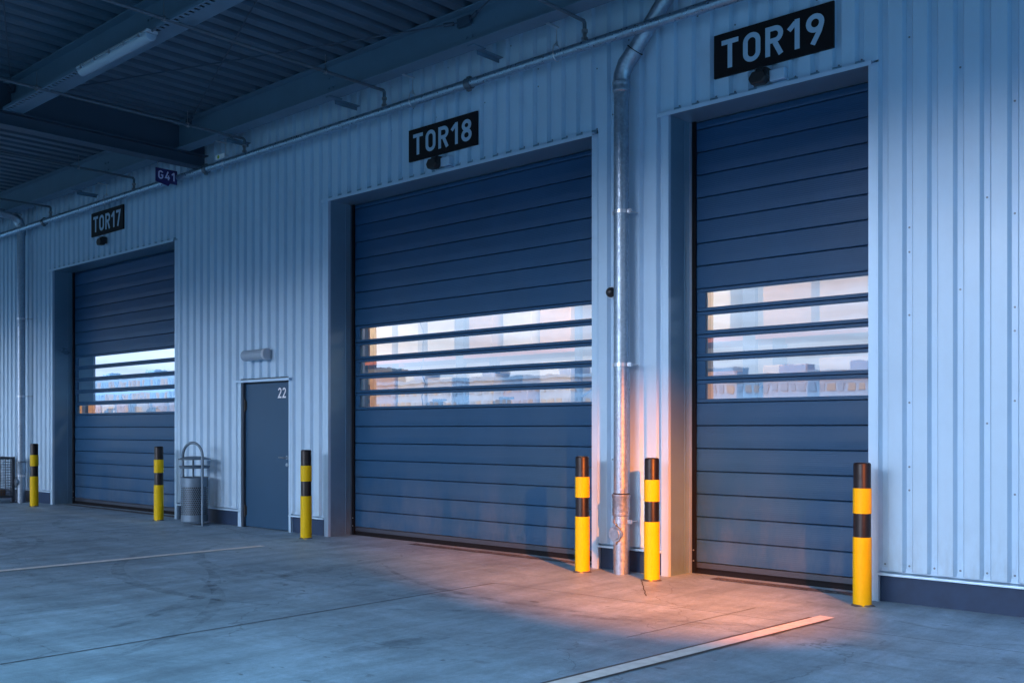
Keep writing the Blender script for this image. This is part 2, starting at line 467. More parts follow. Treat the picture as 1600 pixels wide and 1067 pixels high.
def speckle(name, c0, c1, sc):
    m = bpy.data.materials.new(name); m.use_nodes = True
    n = m.node_tree.nodes; l = m.node_tree.links; b = n['Principled BSDF']
    t = n.new('ShaderNodeTexCoord'); vo = n.new('ShaderNodeTexVoronoi'); vo.inputs['Scale'].default_value = sc
    l.new(t.outputs['Object'], vo.inputs['Vector'])
    r = n.new('ShaderNodeValToRGB'); r.color_ramp.elements[0].color = (*c0, 1); r.color_ramp.elements[1].color = (*c1, 1)
    sc_ = n.new('ShaderNodeSeparateColor'); l.new(vo.outputs['Color'], sc_.inputs[0])
    l.new(sc_.outputs[0], r.inputs[0]); l.new(r.outputs[0], b.inputs['Base Color'])
    b.inputs['Roughness'].default_value = 0.8
    bp = n.new('ShaderNodeBump'); bp.inputs['Distance'].default_value = 0.01
    l.new(vo.outputs['Distance'], bp.inputs['Height']); l.new(bp.outputs[0], b.inputs['Normal'])
    return m
M['grit'] = speckle('drain_grit', (0.02, 0.026, 0.036), (0.15, 0.17, 0.2), 55)

def tyre_mat():
    m = mat('tyre_rubber', (0.05, 0.06, 0.075), 0.6)
    n = m.node_tree.nodes; l = m.node_tree.links; b = n['Principled BSDF']
    t = n.new('ShaderNodeTexCoord'); no = n.new('ShaderNodeTexNoise')
    no.inputs['Scale'].default_value = 5; no.inputs['Detail'].default_value = 8; no.inputs['Roughness'].default_value = 0.7
    l.new(t.outputs['Object'], no.inputs['Vector'])
    r = n.new('ShaderNodeMapRange'); r.inputs['From Min'].default_value = 0.42; r.inputs['From Max'].default_value = 0.72
    r.inputs['To Min'].default_value = 0.0; r.inputs['To Max'].default_value = 0.32
    l.new(no.outputs['Fac'], r.inputs['Value']); l.new(r.outputs[0], b.inputs['Alpha'])
    return m
M['tyre'] = tyre_mat()

# ------------------------------------------------------------------ setting
D = 8.611            # wall face
DP = D + 0.42        # face of the sectional doors
g = MB(); g.add([(-480,-260,0),(160,-260,0),(160,60,0),(-480,60,0)], [(0,1,2,3)])
tag(g.build('concrete_yard', M['concrete'], smooth=0, fixn=False), kind='structure')
g = MB(); g.add([(-480,-260,0.004),(160,-260,0.004),(160,-2.4,0.004),(-480,-2.4,0.004)], [(0,1,2,3)])  # added unseen dark sheet beyond the canopy, cuts bounce onto wall top and deck
tag(g.build('added_dark_ground', M['dark_ground'], smooth=0, fixn=False), kind='structure')

def strip(name, pts, w, m, z=0.004, cat=None):
    mb = MB(); L = []; R = []
    pts = [Vector((*p, 0)) for p in pts]
    for i, p in enumerate(pts):
        t = (pts[min(i+1, len(pts)-1)] - pts[max(i-1, 0)]).normalized()
        nrm = Vector((-t.y, t.x, 0))
        ww = w[i] if isinstance(w, list) else w
        L.append(p + nrm*ww/2); R.append(p - nrm*ww/2)
    k = len(pts)
    mb.add([(q.x, q.y, z) for q in L] + [(q.x, q.y, z) for q in R], [(i, k+i, k+i+1, i+1) for i in range(k-1)])
    return mb
def wob(a, b, n, amp):
    return [(a[0]+(b[0]-a[0])*i/n+random.uniform(-amp, amp), a[1]+(b[1]-a[1])*i/n+random.uniform(-amp, amp)) for i in range(n+1)]
for a, b, w in (((-6.74, -4), (-6.68, 7.1), 0.014), ((-14.4, -4), (-14.35, 7.6), 0.012),
                ((-4.23, 5.9), (-4.13, 7.6), 0.007), ((-5.76, 8.27), (-5.15, 7.47), 0.008),
                ((-6.68, 7.1), (-1.5, 7.3), 0.006), ((-13.70, 8.40), (-13.69, 8.03), 0.008), ((-13.69, 8.40), (-12.3, 8.05), 0.006),
                ((-0.2, -4), (-0.1, 7.4), 0.012)):
    s_ = strip('expansion_joint', wob(a, b, 24, 0.004), w, M['joint'], 0.003)
    tag(s_.build('expansion_joint', M['joint'], smooth=0), kind='structure')
tag(strip('w', wob((-3.93, 2.2), (-3.52, 7.50), 30, 0.006), 0.185, None, 0.004).build('worn_line', M['line_old'], smooth=0), kind='structure')
tag(strip('w', [(-3.93, 2.2), (-3.50, 7.60)], 0.125, None, 0.008).build('painted_line', M['line'], smooth=0), kind='structure')
tag(strip('w', [(-11.22, 1.0), (-10.985, 7.36)], 0.13, None, 0.006).build('painted_line', M['line'], smooth=0), kind='structure')
# grit filled drains in front of the gates
def drain(x0, x1):
    mb = strip('d', wob((x0, 8.80), (x1, 8.80), 30, 0.006), 0.15, None, 0.005)
    tag(mb.build('drainage_strip', M['grit'], smooth=0), kind='structure')
drain(-9.75, -6.75); drain(-5.25, -3.62); drain(-19.9, -15.6)
# tyre marks
ty = MB()
def arc(cx, cy, r, a0, a1, w, n=28):
    pts = [(cx+r*cos(radians(a0+(a1-a0)*i/n)), cy+r*sin(radians(a0+(a1-a0)*i/n))) for i in range(n+1)]
    ww = [w*(0.25+0.75*sin(pi*(i+0.5)/(n+1))) for i in range(n+1)]
    m_ = strip('t', pts, ww, None, 0.0025 + 0.00002*len(ty.f) % 0.001)
    ty.add(m_.v, m_.f)
for a_ in ((-14.5, 3.2, 2.4, 20, 110, 0.13), (-14.6, 3.1, 2.75, 10, 100, 0.1), (-16.5, 4.5, 1.9, -40, 70, 0.12), (-12.6, 3.0, 1.5, 60, 170, 0.09),
           (-9.0, 9.0, 3.2, 215, 300, 0.16), (-8.6, 8.6, 3.9, 215, 290, 0.14), (-11.0, 2.0, 4.0, 20, 70, 0.16), (-10.2, 1.2, 4.3, 25, 75, 0.14),
           (-15.0, 9.3, 2.6, 220, 310, 0.15), (-17.0, 2.4, 3.8, 15, 80, 0.12), (-3.0, 1.5, 5.2, 80, 130, 0.12), (-5.8, 11.0, 4.6, 235, 300, 0.1)):
    arc(*a_)
for px, py, ang, L, w in ((-13.3, 6.1, 100, 0.9, 0.34), (-9.2, 3.7, 80, 0.55, 0.07), (-8.4, 3.4, 85, 0.8, 0.06), (-7.6, 3.9, 95, 0.4, 0.05),
                          (-6.05, 2.25, 60, 0.32, 0.05), (-9.8, 3.2, 85, 0.35, 0.05), (-8.6, 6.3, 110, 0.9, 0.4), (-5.3, 4.6, 75, 0.9, 0.25)):
    a = radians(ang)
    pts = [(px+cos(a)*L*(i/8-0.5), py+sin(a)*L*(i/8-0.5)) for i in range(9)]
    m_ = strip('t', pts, [w*sin(pi*(i+0.6)/9.2) for i in range(9)], None, 0.0036)
    ty.add(m_.v, m_.f)
tag(ty.build('tyre_marks', M['tyre'], smooth=0), kind='structure')

# ------------------------------------------------------------------ warehouse building
bld = thing('warehouse_building', (-10, D, 0), 'long grey warehouse clad in ribbed sheet metal with three tall gates and one blue door', 'building')
DOORS = [(-20.135, -15.414, 4.645), (-11.26, -6.64, 4.675), (-5.66, -3.586, 4.695)]
SD = (-13.45, -12.19, 2.235)   # service door opening
PH = -3.411; PITCH = 0.2098; VD = 0.042
TOP = 6.5
clad = MB()
def profile(x0, x1):
    pts = []
    k = math.floor((x0-PH)/PITCH) - 1
    prof = []
    while True:
        b = PH + k*PITCH
        if b > x1 + PITCH: break
        prof += [(b, D), (b+0.120, D), (b+0.143, D+VD), (b+0.189, D+VD)]
        # groove edge before next flat comes at b + PITCH
        k += 1
    def yat(x):
        for i in range(len(prof)-1):
            if prof[i][0] <= x <= prof[i+1][0]:
                t = (x-prof[i][0])/max(1e-9, prof[i+1][0]-prof[i][0])
                return prof[i][1]+(prof[i+1][1]-prof[i][1])*t
    return [(x0, yat(x0))] + [p for p in prof if x0+0.001 < p[0] < x1-0.001] + [(x1, yat(x1))]
def panel(x0, x1, z0, z1):
    clad.sheet(profile(x0, x1), 'z', z0, z1, 0)
    k = math.ceil((x0-PH-0.166)/PITCH)
    while PH+k*PITCH+0.166 < x1-0.02:
        x = PH+k*PITCH+0.166
        zs = [z0+0.05, z1-0.06 if z1 < 6 else 9]
        off = (k*7) % 5
        zs += [z0 + 0.9 + 0.37*off + q*1.84 for q in range(4)] if k % 2 == 0 or k % 3 == 0 else []
        if k % 4 == 0: zs += [z0+0.7, z0+1.45, z0+2.2, z0+2.95]
        for z in zs:
            if z0+0.02 < z < z1-0.02 and x > -24:
                clad.cyl((x, D+VD+0.002, z), (x, D+VD-0.003, z), 0.009, 10, 1)
                clad.cyl((x, D+VD-0.004, z), (x, D+VD-0.008, z), 0.005, 6, 1)
        k += 1
TR = 0.088
xs = [-60, DOORS[0][0]-TR, DOORS[0][1]+TR, SD[0], SD[1], DOORS[1][0]-TR, DOORS[1][1]+TR, DOORS[2][0]-TR, DOORS[2][1]+TR, 14]
ZB = 0.275
panel(xs[0], xs[1], ZB, TOP); panel(xs[2], xs[3], ZB, TOP); panel(xs[3], xs[4], SD[2]+0.03, TOP); panel(xs[4], xs[5], ZB, TOP)
panel(xs[6], xs[7], ZB, TOP); panel(xs[8], xs[9], ZB, TOP)
for (a, b, zt), i in zip(DOORS, (0, 1, 2)): panel(a-TR, b+TR, zt+0.02, TOP)
clad.build('wall_cladding', [M['clad'], M['screw']], bld, smooth=20, fixn=False)

pl = MB(); fl = MB()
segs = [(xs[0], xs[1]), (xs[2], xs[3]-0.02), (xs[4]+0.02, xs[5]), (xs[6], xs[7]), (xs[8], xs[9])]
for a, b in segs:
    pl.box(a, b, D+0.035, D+0.30, -0.05, 0.235)
    fl.prism([(D-0.022, 0.232), (D+0.10, 0.242), (D+0.10, 0.262), (D-0.02, 0.252), (D-0.022, 0.247)], 'x', a-0.004, b+0.004)
    fl.box(a, b, D+0.036, D+0.30, 0.262, 0.30)
pl.build('plinth', M['plinth'], bld, bevel=0.006)
fl.build('plinth_flashing', M['trim'], bld)
for a, b, zt in DOORS:
    for q0, q1 in ((a-TR, a), (b, b+TR)):
        tr = MB(); tr.box(q0, q1, D-0.003, D+0.04, 0.0, zt)
        tr.box(q0+0.0+(0.012 if q0 < a-0.01 else TR-0.02), q0+(0.020 if q0 < a-0.01 else TR-0.012), D-0.006, D-0.003, 0.0, zt)
        tr.build('jamb_trim', M['trim'], bld)
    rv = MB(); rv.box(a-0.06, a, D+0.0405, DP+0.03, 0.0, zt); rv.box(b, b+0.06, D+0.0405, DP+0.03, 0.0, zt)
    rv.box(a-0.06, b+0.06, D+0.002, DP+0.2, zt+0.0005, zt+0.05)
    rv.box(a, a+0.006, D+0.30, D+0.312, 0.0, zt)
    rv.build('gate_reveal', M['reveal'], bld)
    lf = MB(); lf.prism([(D-0.055, zt-0.028), (D-0.051, zt-0.028), (D-0.050, zt+0.004), (D+0.03, zt+0.012), (D+0.03, zt+0.018), (D-0.056, zt+0.010)], 'x', a-0.10, b+0.045)
    lf.build('lintel_flashing', M['trim'], bld)

# hall behind the gates
hall = MB()
hall.box(-34, 12, 24, 24.2, 0, 7); hall.box(-34.2, -34, DP+1, 24, 0, 7); hall.box(11.8, 12, DP+1, 24, 0, 7)
hall.build('hall_wall', M['inside'], bld)
rf = MB(); rf.box(-60, 14, D+0.06, 24.4, 6.62, 6.8); rf.build('roof', M['roof'], bld)
bk = MB()     # inner lining behind the cladding, round the openings
def lin(x0, x1, z0, z1): bk.box(x0, x1, D+0.31, D+0.40, z0, z1)
lin(-60, DOORS[0][0]-0.07, 0, 6.6); lin(DOORS[0][1]+0.07, DOORS[1][0]-0.07, 0, 6.6); lin(DOORS[1][1]+0.07, DOORS[2][0]-0.07, 0, 6.6); lin(DOORS[2][1]+0.07, 14, 0, 6.6)
for a, b, zt in DOORS: bk.box(a-0.07, b+0.07, D+0.06, D+0.40, zt+0.052, 6.6)
bk.build('inner_lining', M['inside'], bld)

SL = 0.2365
def gate(a, b, zt, knobs):
    w = b-a
    root = MB()
    L, R = a+0.03, b-0.03
    glz0 = 7*SL + 0.115           # underside of the glazed zone
    GZ = 7.02*SL + 0.095
    zs = 0.115
    slats = []
    z = zs
    while z < zt - 0.02:
        slats.append((z, min(z+SL, zt-0.004))); z += SL
    glz = range(7, 12)
    panes = []
    for i, (z0, z1) in enumerate(slats):
        y = DP
        gp = 0.0045
        if i in glz:
            wz0, wz1 = z0+0.040, z1-0.040
            # frame: bottom rail, top rail, two stiles
            for q0, q1 in ((z0+gp/2, wz0), (wz1, z1-gp/2)):
                root.prism([(y+0.008, q0), (y, q0+0.004), (y, q1-0.004), (y+0.008, q1), (y+0.05, q1), (y+0.05, q0)], 'x', L, R)
            root.box(L, L+0.145, y+0.002, y+0.05, wz0, wz1); root.box(R-0.145, R, y+0.002, y+0.05, wz0, wz1)
            panes.append((L+0.145, R-0.145, wz0, wz1))
        else:
            h = z1-z0
            root.prism([(y+0.012, z0+gp/2), (y, z0+gp/2+0.006), (y-0.0035, z0+h*0.30), (y-0.0035, z0+h*0.42), (y-0.0005, z0+h*0.62), (y+0.0015, z1-gp/2-0.006), (y+0.012, z1-gp/2), (y+0.05, z1-gp/2), (y+0.05, z0+gp/2)], 'x', L, R)
        root.box(L, R, y+0.02, y+0.045, z1-gp/2-0.0008, z1+gp/2+0.0008, 1)
    d = root.build('sectional_door', [M['slat'], M['slat_gap']], bld, smooth=30)
    for p in panes:
        mb = MB(); mb.add([(p[0], DP+0.014, p[2]), (p[1], DP+0.014, p[2]), (p[1], DP+0.014, p[3]), (p[0], DP+0.014, p[3])], [(0,1,2,3)])
        mb.build('window_pane', M['glass'], d, smooth=0)
    s_ = MB(); s_.box(L, R, DP-0.004, DP+0.05, 0.058, 0.112); s_.build('bottom_rail', M['frame'], d)
    s_ = MB(); s_.box(L, R, DP-0.001, DP+0.05, 0.012, 0.057); s_.prism([(DP-0.022, 0.002), (DP+0.03, 0.002), (DP+0.02, 0.04), (DP-0.012, 0.04)], 'x', L, R)
    s_.build('bottom_seal', M['seal'], d)
    for q, sg in ((a, 1), (b, -1)):
        gr = MB()
        x0, x1 = sorted((q+sg*0.001, q+sg*0.030)); gr.box(x0, x1, DP-0.03, DP+0.06, 0, zt-0.002, 0)
        x0, x1 = sorted((q+sg*0.030, q+sg*0.075)); gr.box(x0, x1, DP-0.026, DP-0.008, 0, zt-0.002, 1)
        for zz in (0.13, 0.24): gr.cyl((q+sg*0.05, DP-0.026, zz), (q+sg*0.05, DP-0.032, zz), 0.008, 10, 2)
        gr.build('guide_rail', [M['alu'] if a > -6 else M['frame'], M['seal'], M['alu']], d)
    for kx in knobs:
        kb = MB(); zk = panes[0][2]
        kb.box(kx-0.10, kx+0.10, DP+0.055, DP+0.13, zk-0.03, zk+0.055); kb.box(kx-0.05, kx+0.13, DP+0.06, DP+0.16, zk+0.055, zk+0.085)
        kb.cyl((kx-0.17, DP+0.09, zk+0.02), (kx-0.1, DP+0.09, zk+0.02), 0.02, 10)
        kb.build('lift_handle', M['black'], d, bevel=0.01)
    return d
gate(*DOORS[0], (-18.8, -17.15))
d2 = gate(*DOORS[1], (-9.62, -8.42))
gate(*DOORS[2], ())
for q, xx in ((d2, -10.05),):
    cb = MB(); pts = [(xx+0.03*sin(k*1.7), DP+0.25+0.02*cos(k), 3.2-0.09*k) for k in range(18)]
    cb.tube(pts, 0.007, 8); cb.build('hanging_cable', M['black'], q)

# service door with the number 22
sd = MB()
sd.box(SD[0]+0.075, SD[1]-0.03, D+0.045, D+0.10, 0.012, SD[2]-0.05)
sdo = sd.build('service_door', M['steel_door'], bld, bevel=0.004)
fr = MB()
fr.box(SD[0]+0.02, SD[0]+0.07, D+0.006, D+0.12, 0, SD[2]-0.0); fr.box(SD[0]+0.02, SD[1]-0.0, D+0.08, D+0.12, SD[2]-0.046, SD[2]-0.001)
fr.box(SD[1]-0.028, SD[1]-0.0, D+0.03, D+0.12, 0, SD[2]-0.0)
fr.build('door_frame', M['frame'], sdo)
jt = MB()
jt.box(SD[0]-0.065, SD[0]+0.02, D-0.005, D+0.11, 0.0, SD[2]-0.002); jt.box(SD[1], SD[1]+0.05, D-0.005, D+0.11, 0.0, SD[2]-0.002)
jt.prism([(D-0.05, SD[2]-0.03), (D-0.045, SD[2]-0.03), (D-0.045, SD[2]), (D+0.04, SD[2]+0.008), (D+0.04, SD[2]+0.014), (D-0.05, SD[2]+0.008)], 'x', SD[0]-0.13, SD[1]+0.08)
jt.build('door_trim', M['trim'], sdo)
hd = MB()
hx, hz = SD[1]-0.105, 1.08
hd.cyl((hx, D+0.047, hz), (hx, D+0.037, hz), 0.027, 20); hd.cyl((hx, D+0.04, hz), (hx, D-0.015, hz), 0.010, 12)
hd.tube([(hx, D-0.012, hz), (hx-0.03, D-0.014, hz), (hx-0.13, D-0.012, hz)], 0.0105, 12)
hd.build('handle', M['alu'], sdo)
lk = MB(); lk.cyl((hx, D+0.047, hz-0.105), (hx, D+0.036, hz-0.105), 0.026, 20); lk.box(hx-0.006, hx+0.006, D+0.032, D+0.037, hz-0.13, hz-0.09)
lk.build('lock', M['alu'], sdo)
for zz in (0.25, 1.86):
    hg = MB(); hg.cyl((SD[0]+0.078, D+0.032, zz-0.09), (SD[0]+0.078, D+0.032, zz+0.09), 0.014, 12); hg.box(SD[0]+0.08, SD[0]+0.11, D+0.036, D+0.045, zz-0.07, zz+0.07)
    hg.build('hinge', M['black'], sdo)

# ------------------------------------------------------------------ lettering (stroke built glyphs)
def A(cx, cy, rx, ry, a0, a1, n=14):
    return [(cx+rx*cos(radians(a0+(a1-a0)*i/n)), cy+ry*sin(radians(a0+(a1-a0)*i/n))) for i in range(n+1)]
h = 0.085   # half stroke
GL = {
 'T': (0.62, [([(0.0, 1-h), (0.62, 1-h)], 0), ([(0.31, 1-2*h), (0.31, 0)], 0)]),
 'O': (0.62, [(A(0.31, 0.69, 0.225, 0.225, 0, 180) + A(0.31, 0.31, 0.225, 0.225, 180, 360), 1)]),
 'R': (0.62, [([(h, 0), (h, 1-h), (0.33, 1-h)] + A(0.33, 0.71, 0.20, 0.205, 85, -85) + [(0.33, 0.505), (h*2, 0.505)], 0), ([(0.33, 0.44), (0.545, 0.0)], 0)]),
 '1': (0.42, [([(0.30, 0), (0.30, 1)], 0), ([(0.30-h*0.6, 0.90), (0.02, 0.68)], 0)]),
 '7': (0.56, [([(0.0, 1-h), (0.47, 1-h), (0.20, 0)], 0)]),
 '8': (0.60, [(A(0.30, 0.735, 0.19, 0.18, 0, 360, 24)[:-1], 1), (A(0.30, 0.29, 0.215, 0.205, 0, 360, 24)[:-1], 1)]),
 '9': (0.60, [(A(0.30, 0.69, 0.215, 0.225, 0, 360, 24)[:-1], 1), ([(0.50, 0.60), (0.44, 0.40), (0.22, 0.0)], 0)]),
 '2': (0.58, [(A(0.28, 0.70, 0.205, 0.215, 165, -25) + [(0.07, h), (0.56, h)], 0)]),
 'G': (0.64, [(A(0.32, 0.69, 0.235, 0.225, 20, 180) + A(0.32, 0.31, 0.235, 0.225, 180, 360) + [(0.555, 0.47), (0.33, 0.47)], 0)]),
 '4': (0.62, [([(0.40, 1.0), (0.08, 0.27), (0.62, 0.27)], 0), ([(0.44, 0.56), (0.44, 0)], 0)]),
}
def ribbon(pts, closed, hw):
    n = len(pts); Lp = []; Rp = []
    P2 = [Vector(p) for p in pts]
    for i in range(n):
        a = P2[i]-P2[i-1] if (i > 0 or closed) else None
        b = P2[(i+1) % n]-P2[i] if (i < n-1 or closed) else None
        if a is None: a = b
        if b is None: b = a
        na = Vector((-a.y, a.x)).normalized(); nb = Vector((-b.y, b.x)).normalized()
        m_ = (na+nb); m_.normalize()
        k = hw/max(0.45, m_.dot(na))
        Lp.append(P2[i]+m_*k); Rp.append(P2[i]-m_*k)
    return Lp, Rp
def lettering(text, height, gap, place, hw=h):
    """place(u, v, lift) -> world point; u along the text"""
    mb = MB(); x = 0; lift = 0.0
    for ch in text:
        if ch in GL:
            wd, strokes = GL[ch]
            for pts, closed in strokes:
                Lp, Rp = ribbon(pts, closed, hw); k = len(pts)
                vs = [place((x+q.x)*height, q.y*height, lift) for q in Lp] + [place((x+q.x)*height, q.y*height, lift) for q in Rp]
                fs = [(i, i+1, k+i+1, k+i) for i in range(k-1)]
                if closed: fs.append((k-1, 0, k, 2*k-1))
                mb.add(vs, fs); lift += 0.0004
            x += wd + gap
    return mb, (x-gap)*height
def text_width(text, height, gap): return (sum(GL[c][0]+gap for c in text)-gap)*height

tw = text_width('22', 0.155, 0.14)
mb, _ = lettering('22', 0.155, 0.14, lambda u, v, l_: (-12.32-tw+u, D+0.0435-l_, 1.955+v), 0.075)
mb.build('door_number', M['white'], sdo, smooth=0)

def gate_sign(x0, x1, z0, z1, text, label, bx):
    c = thing('gate_sign', ((x0+x1)/2, D-0.012, z0), label, 'sign', 'gate number signs')
    b_ = MB(); b_.box(x0, x1, D-0.03, D-0.004, z0, z1); b_.build('board', M['sign_black'], c, bevel=0.002)
    H = (z1-z0)*0.66; gap = 0.17
    w = text_width(text, H, gap); k = (x1-x0)*0.86/w
    mb, _ = lettering(text, H, gap, lambda u, v, l_: ((x0+x1)/2-w*k/2+u*k, D-0.0315-l_, (z0+z1)/2-H/2+v))
    mb.build('lettering', M['sign_grey'], c, smooth=0)
gate_sign(-18.39, -17.15, 5.07, 5.51, 'TOR17', 'black sign reading TOR17 over the farthest gate', 0)
gate_sign(-9.56, -8.345, 4.895, 5.298, 'TOR18', 'black sign reading TOR18 over the wide middle gate', 0)
gate_sign(-5.116, -3.892, 4.915, 5.335, 'TOR19', 'black sign reading TOR19 over the narrow gate', 0)

# motion sensors over the gates
def sensor(x, z, label, plate=True):
    c = thing('motion_sensor', (x, D, z), label, 'sensor', 'motion sensors over the gates')
    if plate:
        p_ = MB(); p_.box(x+0.05, x+0.20, D-0.075, D-0.004, z-0.06, z+0.045); p_.box(x-0.10, x+0.22, D-0.03, D-0.004, z-0.085, z-0.068)
        p_.build('bracket', M['trim'], c, bevel=0.006)
    b_ = MB(); b_.box(x-0.07, x+0.05, D-0.13, D-0.03, z-0.05, z+0.07)
    b_.prism([(x-0.10, z-0.08), (x+0.02, z-0.08), (x+0.06, z-0.03), (x+0.03, z+0.04), (x-0.09, z+0.04), (x-0.13, z-0.02)], 'y', D-0.16, D-0.06)
    b_.cyl((x-0.02, D-0.1, z+0.02), (x-0.02, D-0.004, z+0.02), 0.02, 12)
    b_.build('sensor_head', M['black'], c, bevel=0.015, seg=3)
sensor(-17.80, 4.93, 'small black motion sensor on the wall under the TOR17 sign', False)
sensor(-8.98, 4.785, 'black motion sensor with pale bracket under the TOR18 sign')
sensor(-4.55, 4.80, 'black motion sensor with pale bracket under the TOR19 sign')

# wall lamp above the service door
c = thing('wall_lamp', (-12.9, D, 2.60), 'pale unlit bulkhead lamp on the cladding above the blue door', 'lamp')
q = MB(); q.box(-13.18, -12.62, D-0.045, D-0.002, 2.535, 2.675); q.build('base_plate', M['lamp_body'], c, bevel=0.008)
q = MB()
prof = [(D-0.045, 2.525)] + [(D-0.095-0.07*sin(pi*i/8), 2.605-0.08*cos(pi*i/8)) for i in range(9)] + [(D-0.045, 2.685)]
q.prism(prof, 'x', -13.20, -12.66); q.build('diffuser', M['diffuser'], c, bevel=0.01, seg=3)
q = MB(); q.prism([(p[0]-0.004 if p[0] < D-0.05 else p[0], 2.605+(p[1]-2.605)*1.06) for p in prof], 'x', -12.659, -12.60); q.build('end_cap', M['lamp_body'], c, bevel=0.008)

# dome call point behind the downpipe
c = thing('signal_dome', (-6.39, D, 2.95), 'black dome push button on the wall beside the near downpipe', 'push button')
q = MB(); q.cyl((-6.37, D+0.03, 2.95), (-6.37, D-0.02, 2.95), 0.062, 24); q.build('mount_ring', M['alu'], c)
q = MB()
pts = [(-6.37, D-0.02-0.055*sin(pi/2*i/6), 2.95) for i in range(7)]
q.tube(pts, [0.056*cos(pi/2*i/6.2) for i in range(7)], 24); q.build('dome', M['black'], c)

# ------------------------------------------------------------------ downpipes
def downpipe(X, Y, label, kink):
    c = thing('downpipe', (X, Y, 0), label, 'downpipe', 'galvanised downpipes on the wall')
    R = 0.083
    q = MB()
    q.lathe([(R, -0.02), (R, 0.66)], (X, Y), 36)
    q.lathe([(R-0.004, 0.6), (R-0.004, 5.02 if kink else 5.5)], (X, Y), 36)
    q.build('pipe', M['galv'], c)
    q = MB()
    q.lathe([(R, 0.60), (R+0.008, 0.605), (R+0.011, 0.63), (R+0.009, 0.78), (R+0.017, 0.80), (R+0.017, 0.822), (R+0.002, 0.828), (R-0.004, 0.82)], (X, Y), 36)
    q.build('socket', M['galv'], c)
    q = MB(); q.lathe([(R-0.003, 0.829), (R+0.004, 0.829), (R+0.004, 0.836), (R-0.003, 0.836)], (X, Y), 36); q.build('seal_ring', M['seal'], c)
    # clamps
    for zz in (0.545, 2.165, 3.745):
        k = MB(); k.band((X, Y, zz), R-0.001, 0.035, 0.004)
        k.box(X+R+0.002, X+R+0.045, Y-0.012, Y+0.012, zz-0.02, zz+0.02); k.box(X-R-0.03, X-R, Y-0.01, Y+0.01, zz-0.02, zz+0.02)
        k.cyl((X+R+0.02, Y+0.01, zz), (X+R+0.02, D+0.03, zz), 0.006, 8)
        k.build('clamp', M['alu'], c)
    # inspection hatch, facing out to the yard and slightly left
    k = MB(); az = radians(-92); u = Vector((cos(az), sin(az), 0)); cz = Vector((X, Y, 0.42))
    side = Vector((-u.y, u.x, 0))
    def oval(r0, r1, d): return [cz + u*d + side*(r0*cos(2*pi*i/28)) + Vector((0,0,1))*(r1*sin(2*pi*i/28)) for i in range(28)]
    rings = [oval(0.066, 0.066, R-0.03), oval(0.066, 0.066, R+0.012), oval(0.078, 0.082, R+0.012), oval(0.078, 0.082, R+0.026), oval(0.060, 0.060, R+0.026), oval(0.056, 0.056, R+0.034)]
    vs = [p for r_ in rings for p in r_]; fs = []
    for i in range(len(rings)-1):
        for j in range(28): fs.append((i*28+j, i*28+(j+1) % 28, (i+1)*28+(j+1) % 28, (i+1)*28+j))
    fs.append(tuple((len(rings)-1)*28+j for j in range(28)))
    k.add(vs, fs)
    for sg in (1, -1):
        p = cz + u*(R+0.02) + Vector((0, 0, sg*0.092)); k.cyl(p-u*0.012, p+u*0.012, 0.016, 12)
    k.build('inspection_hatch', M['galv'], c)
    if kink:
        P0, P1, P2 = Vector((X, Y, 5.10)), Vector((X+0.17, Y, 5.38)), Vector((X+0.72, Y+0.02, 6.02))
        q = MB(); q.lathe([(R-0.004, 4.98), (R+0.008, 4.99), (R+0.012, 5.02), (R+0.006, 5.04), (R+0.012, 5.06), (R+0.012, 5.09), (R+0.004, 5.10)], (X, Y), 36); q.build('collar', M['galv'], c)
        q = MB(); q.tube([P0-Vector((0,0,0.02)), P0+Vector((0.01, 0, 0.07)), P0+Vector((0.06, 0, 0.17)), P1-Vector((0.045,0,0.05)), P1], [R+0.006]*5, 32)
        q.build('elbow', M['galv'], c)
        q = MB(); q.tube([P1-(P2-P1).normalized()*0.03, P2], R-0.004, 32); q.build('offset_pipe', M['galv'], c)
        q = MB(); dd = (P2-P1).normalized(); q.tube([P1, P1+dd*0.008], R+0.009, 32); q.build('joint_ring', M['seal'], c); q = MB(); q.tube([P2-dd*0.02, P2+dd*0.006], R+0.009, 32); q.build('joint_ring', M['seal'], c)
        q = MB(); q.tube([P2-dd*0.01, P2+Vector((0.06, 0, 0.09)), P2+Vector((0.10, 0, 0.22)), P2+Vector((0.10, 0, 0.34))], R+0.005, 32); q.build('upper_elbow', M['galv'], c)
    else:
        q = MB(); q.tube([(X, Y, 5.45), (X, Y, 5.62), (X, Y-0.05, 5.74), (X, Y-0.16, 5.82), (X, Y-0.5, 5.86)], R+0.006, 32); q.build('elbow', M['galv'], c)
downpipe(-6.14, 8.46, 'galvanised downpipe with a bend at its top, between the two nearest gates', True)
downpipe(-21.17, 8.42, 'galvanised downpipe at the far left end of the wall beside the wire cage', False)

# ------------------------------------------------------------------ bollards
def bollard0():
    c = thing('bollard', (0, 0, 0), 'x', 'bollard', 'striped bollards in front of the gates')
    q = MB(); q.lathe([(0.072, -0.03), (0.072, 1.196), (0.068, 1.208), (0.058, 1.214), (0.0, 1.216)], n=40); q.build('post', M['bollard_black'], c)
    for z0, z1, rr in ((0.0, 0.583, 0.077), (0.785, 0.998, 0.0765)):
        q = MB(); q.lathe([(0.0715, z0), (rr, z0), (rr, z1), (0.0715, z1)], n=40); q.build('yellow_band', M['yellow'], c)
    q = MB()
    prof = []
    n = 36; vs = []; fs = []
    for i in range(n):
        a = 2*pi*i/n; r1 = 0.092+0.012*sin(3*a+1)+0.006*sin(7*a)
        vs += [(0.074*cos(a), 0.074*sin(a), 0.018), (r1*cos(a), r1*sin(a), 0.0045)]
    for i in range(n):
        j = (i+1) % n; fs.append((2*i, 2*i+1, 2*j+1, 2*j))
    q.add(vs, fs); q.build('grout_collar', M['line_old'], c)
    return c
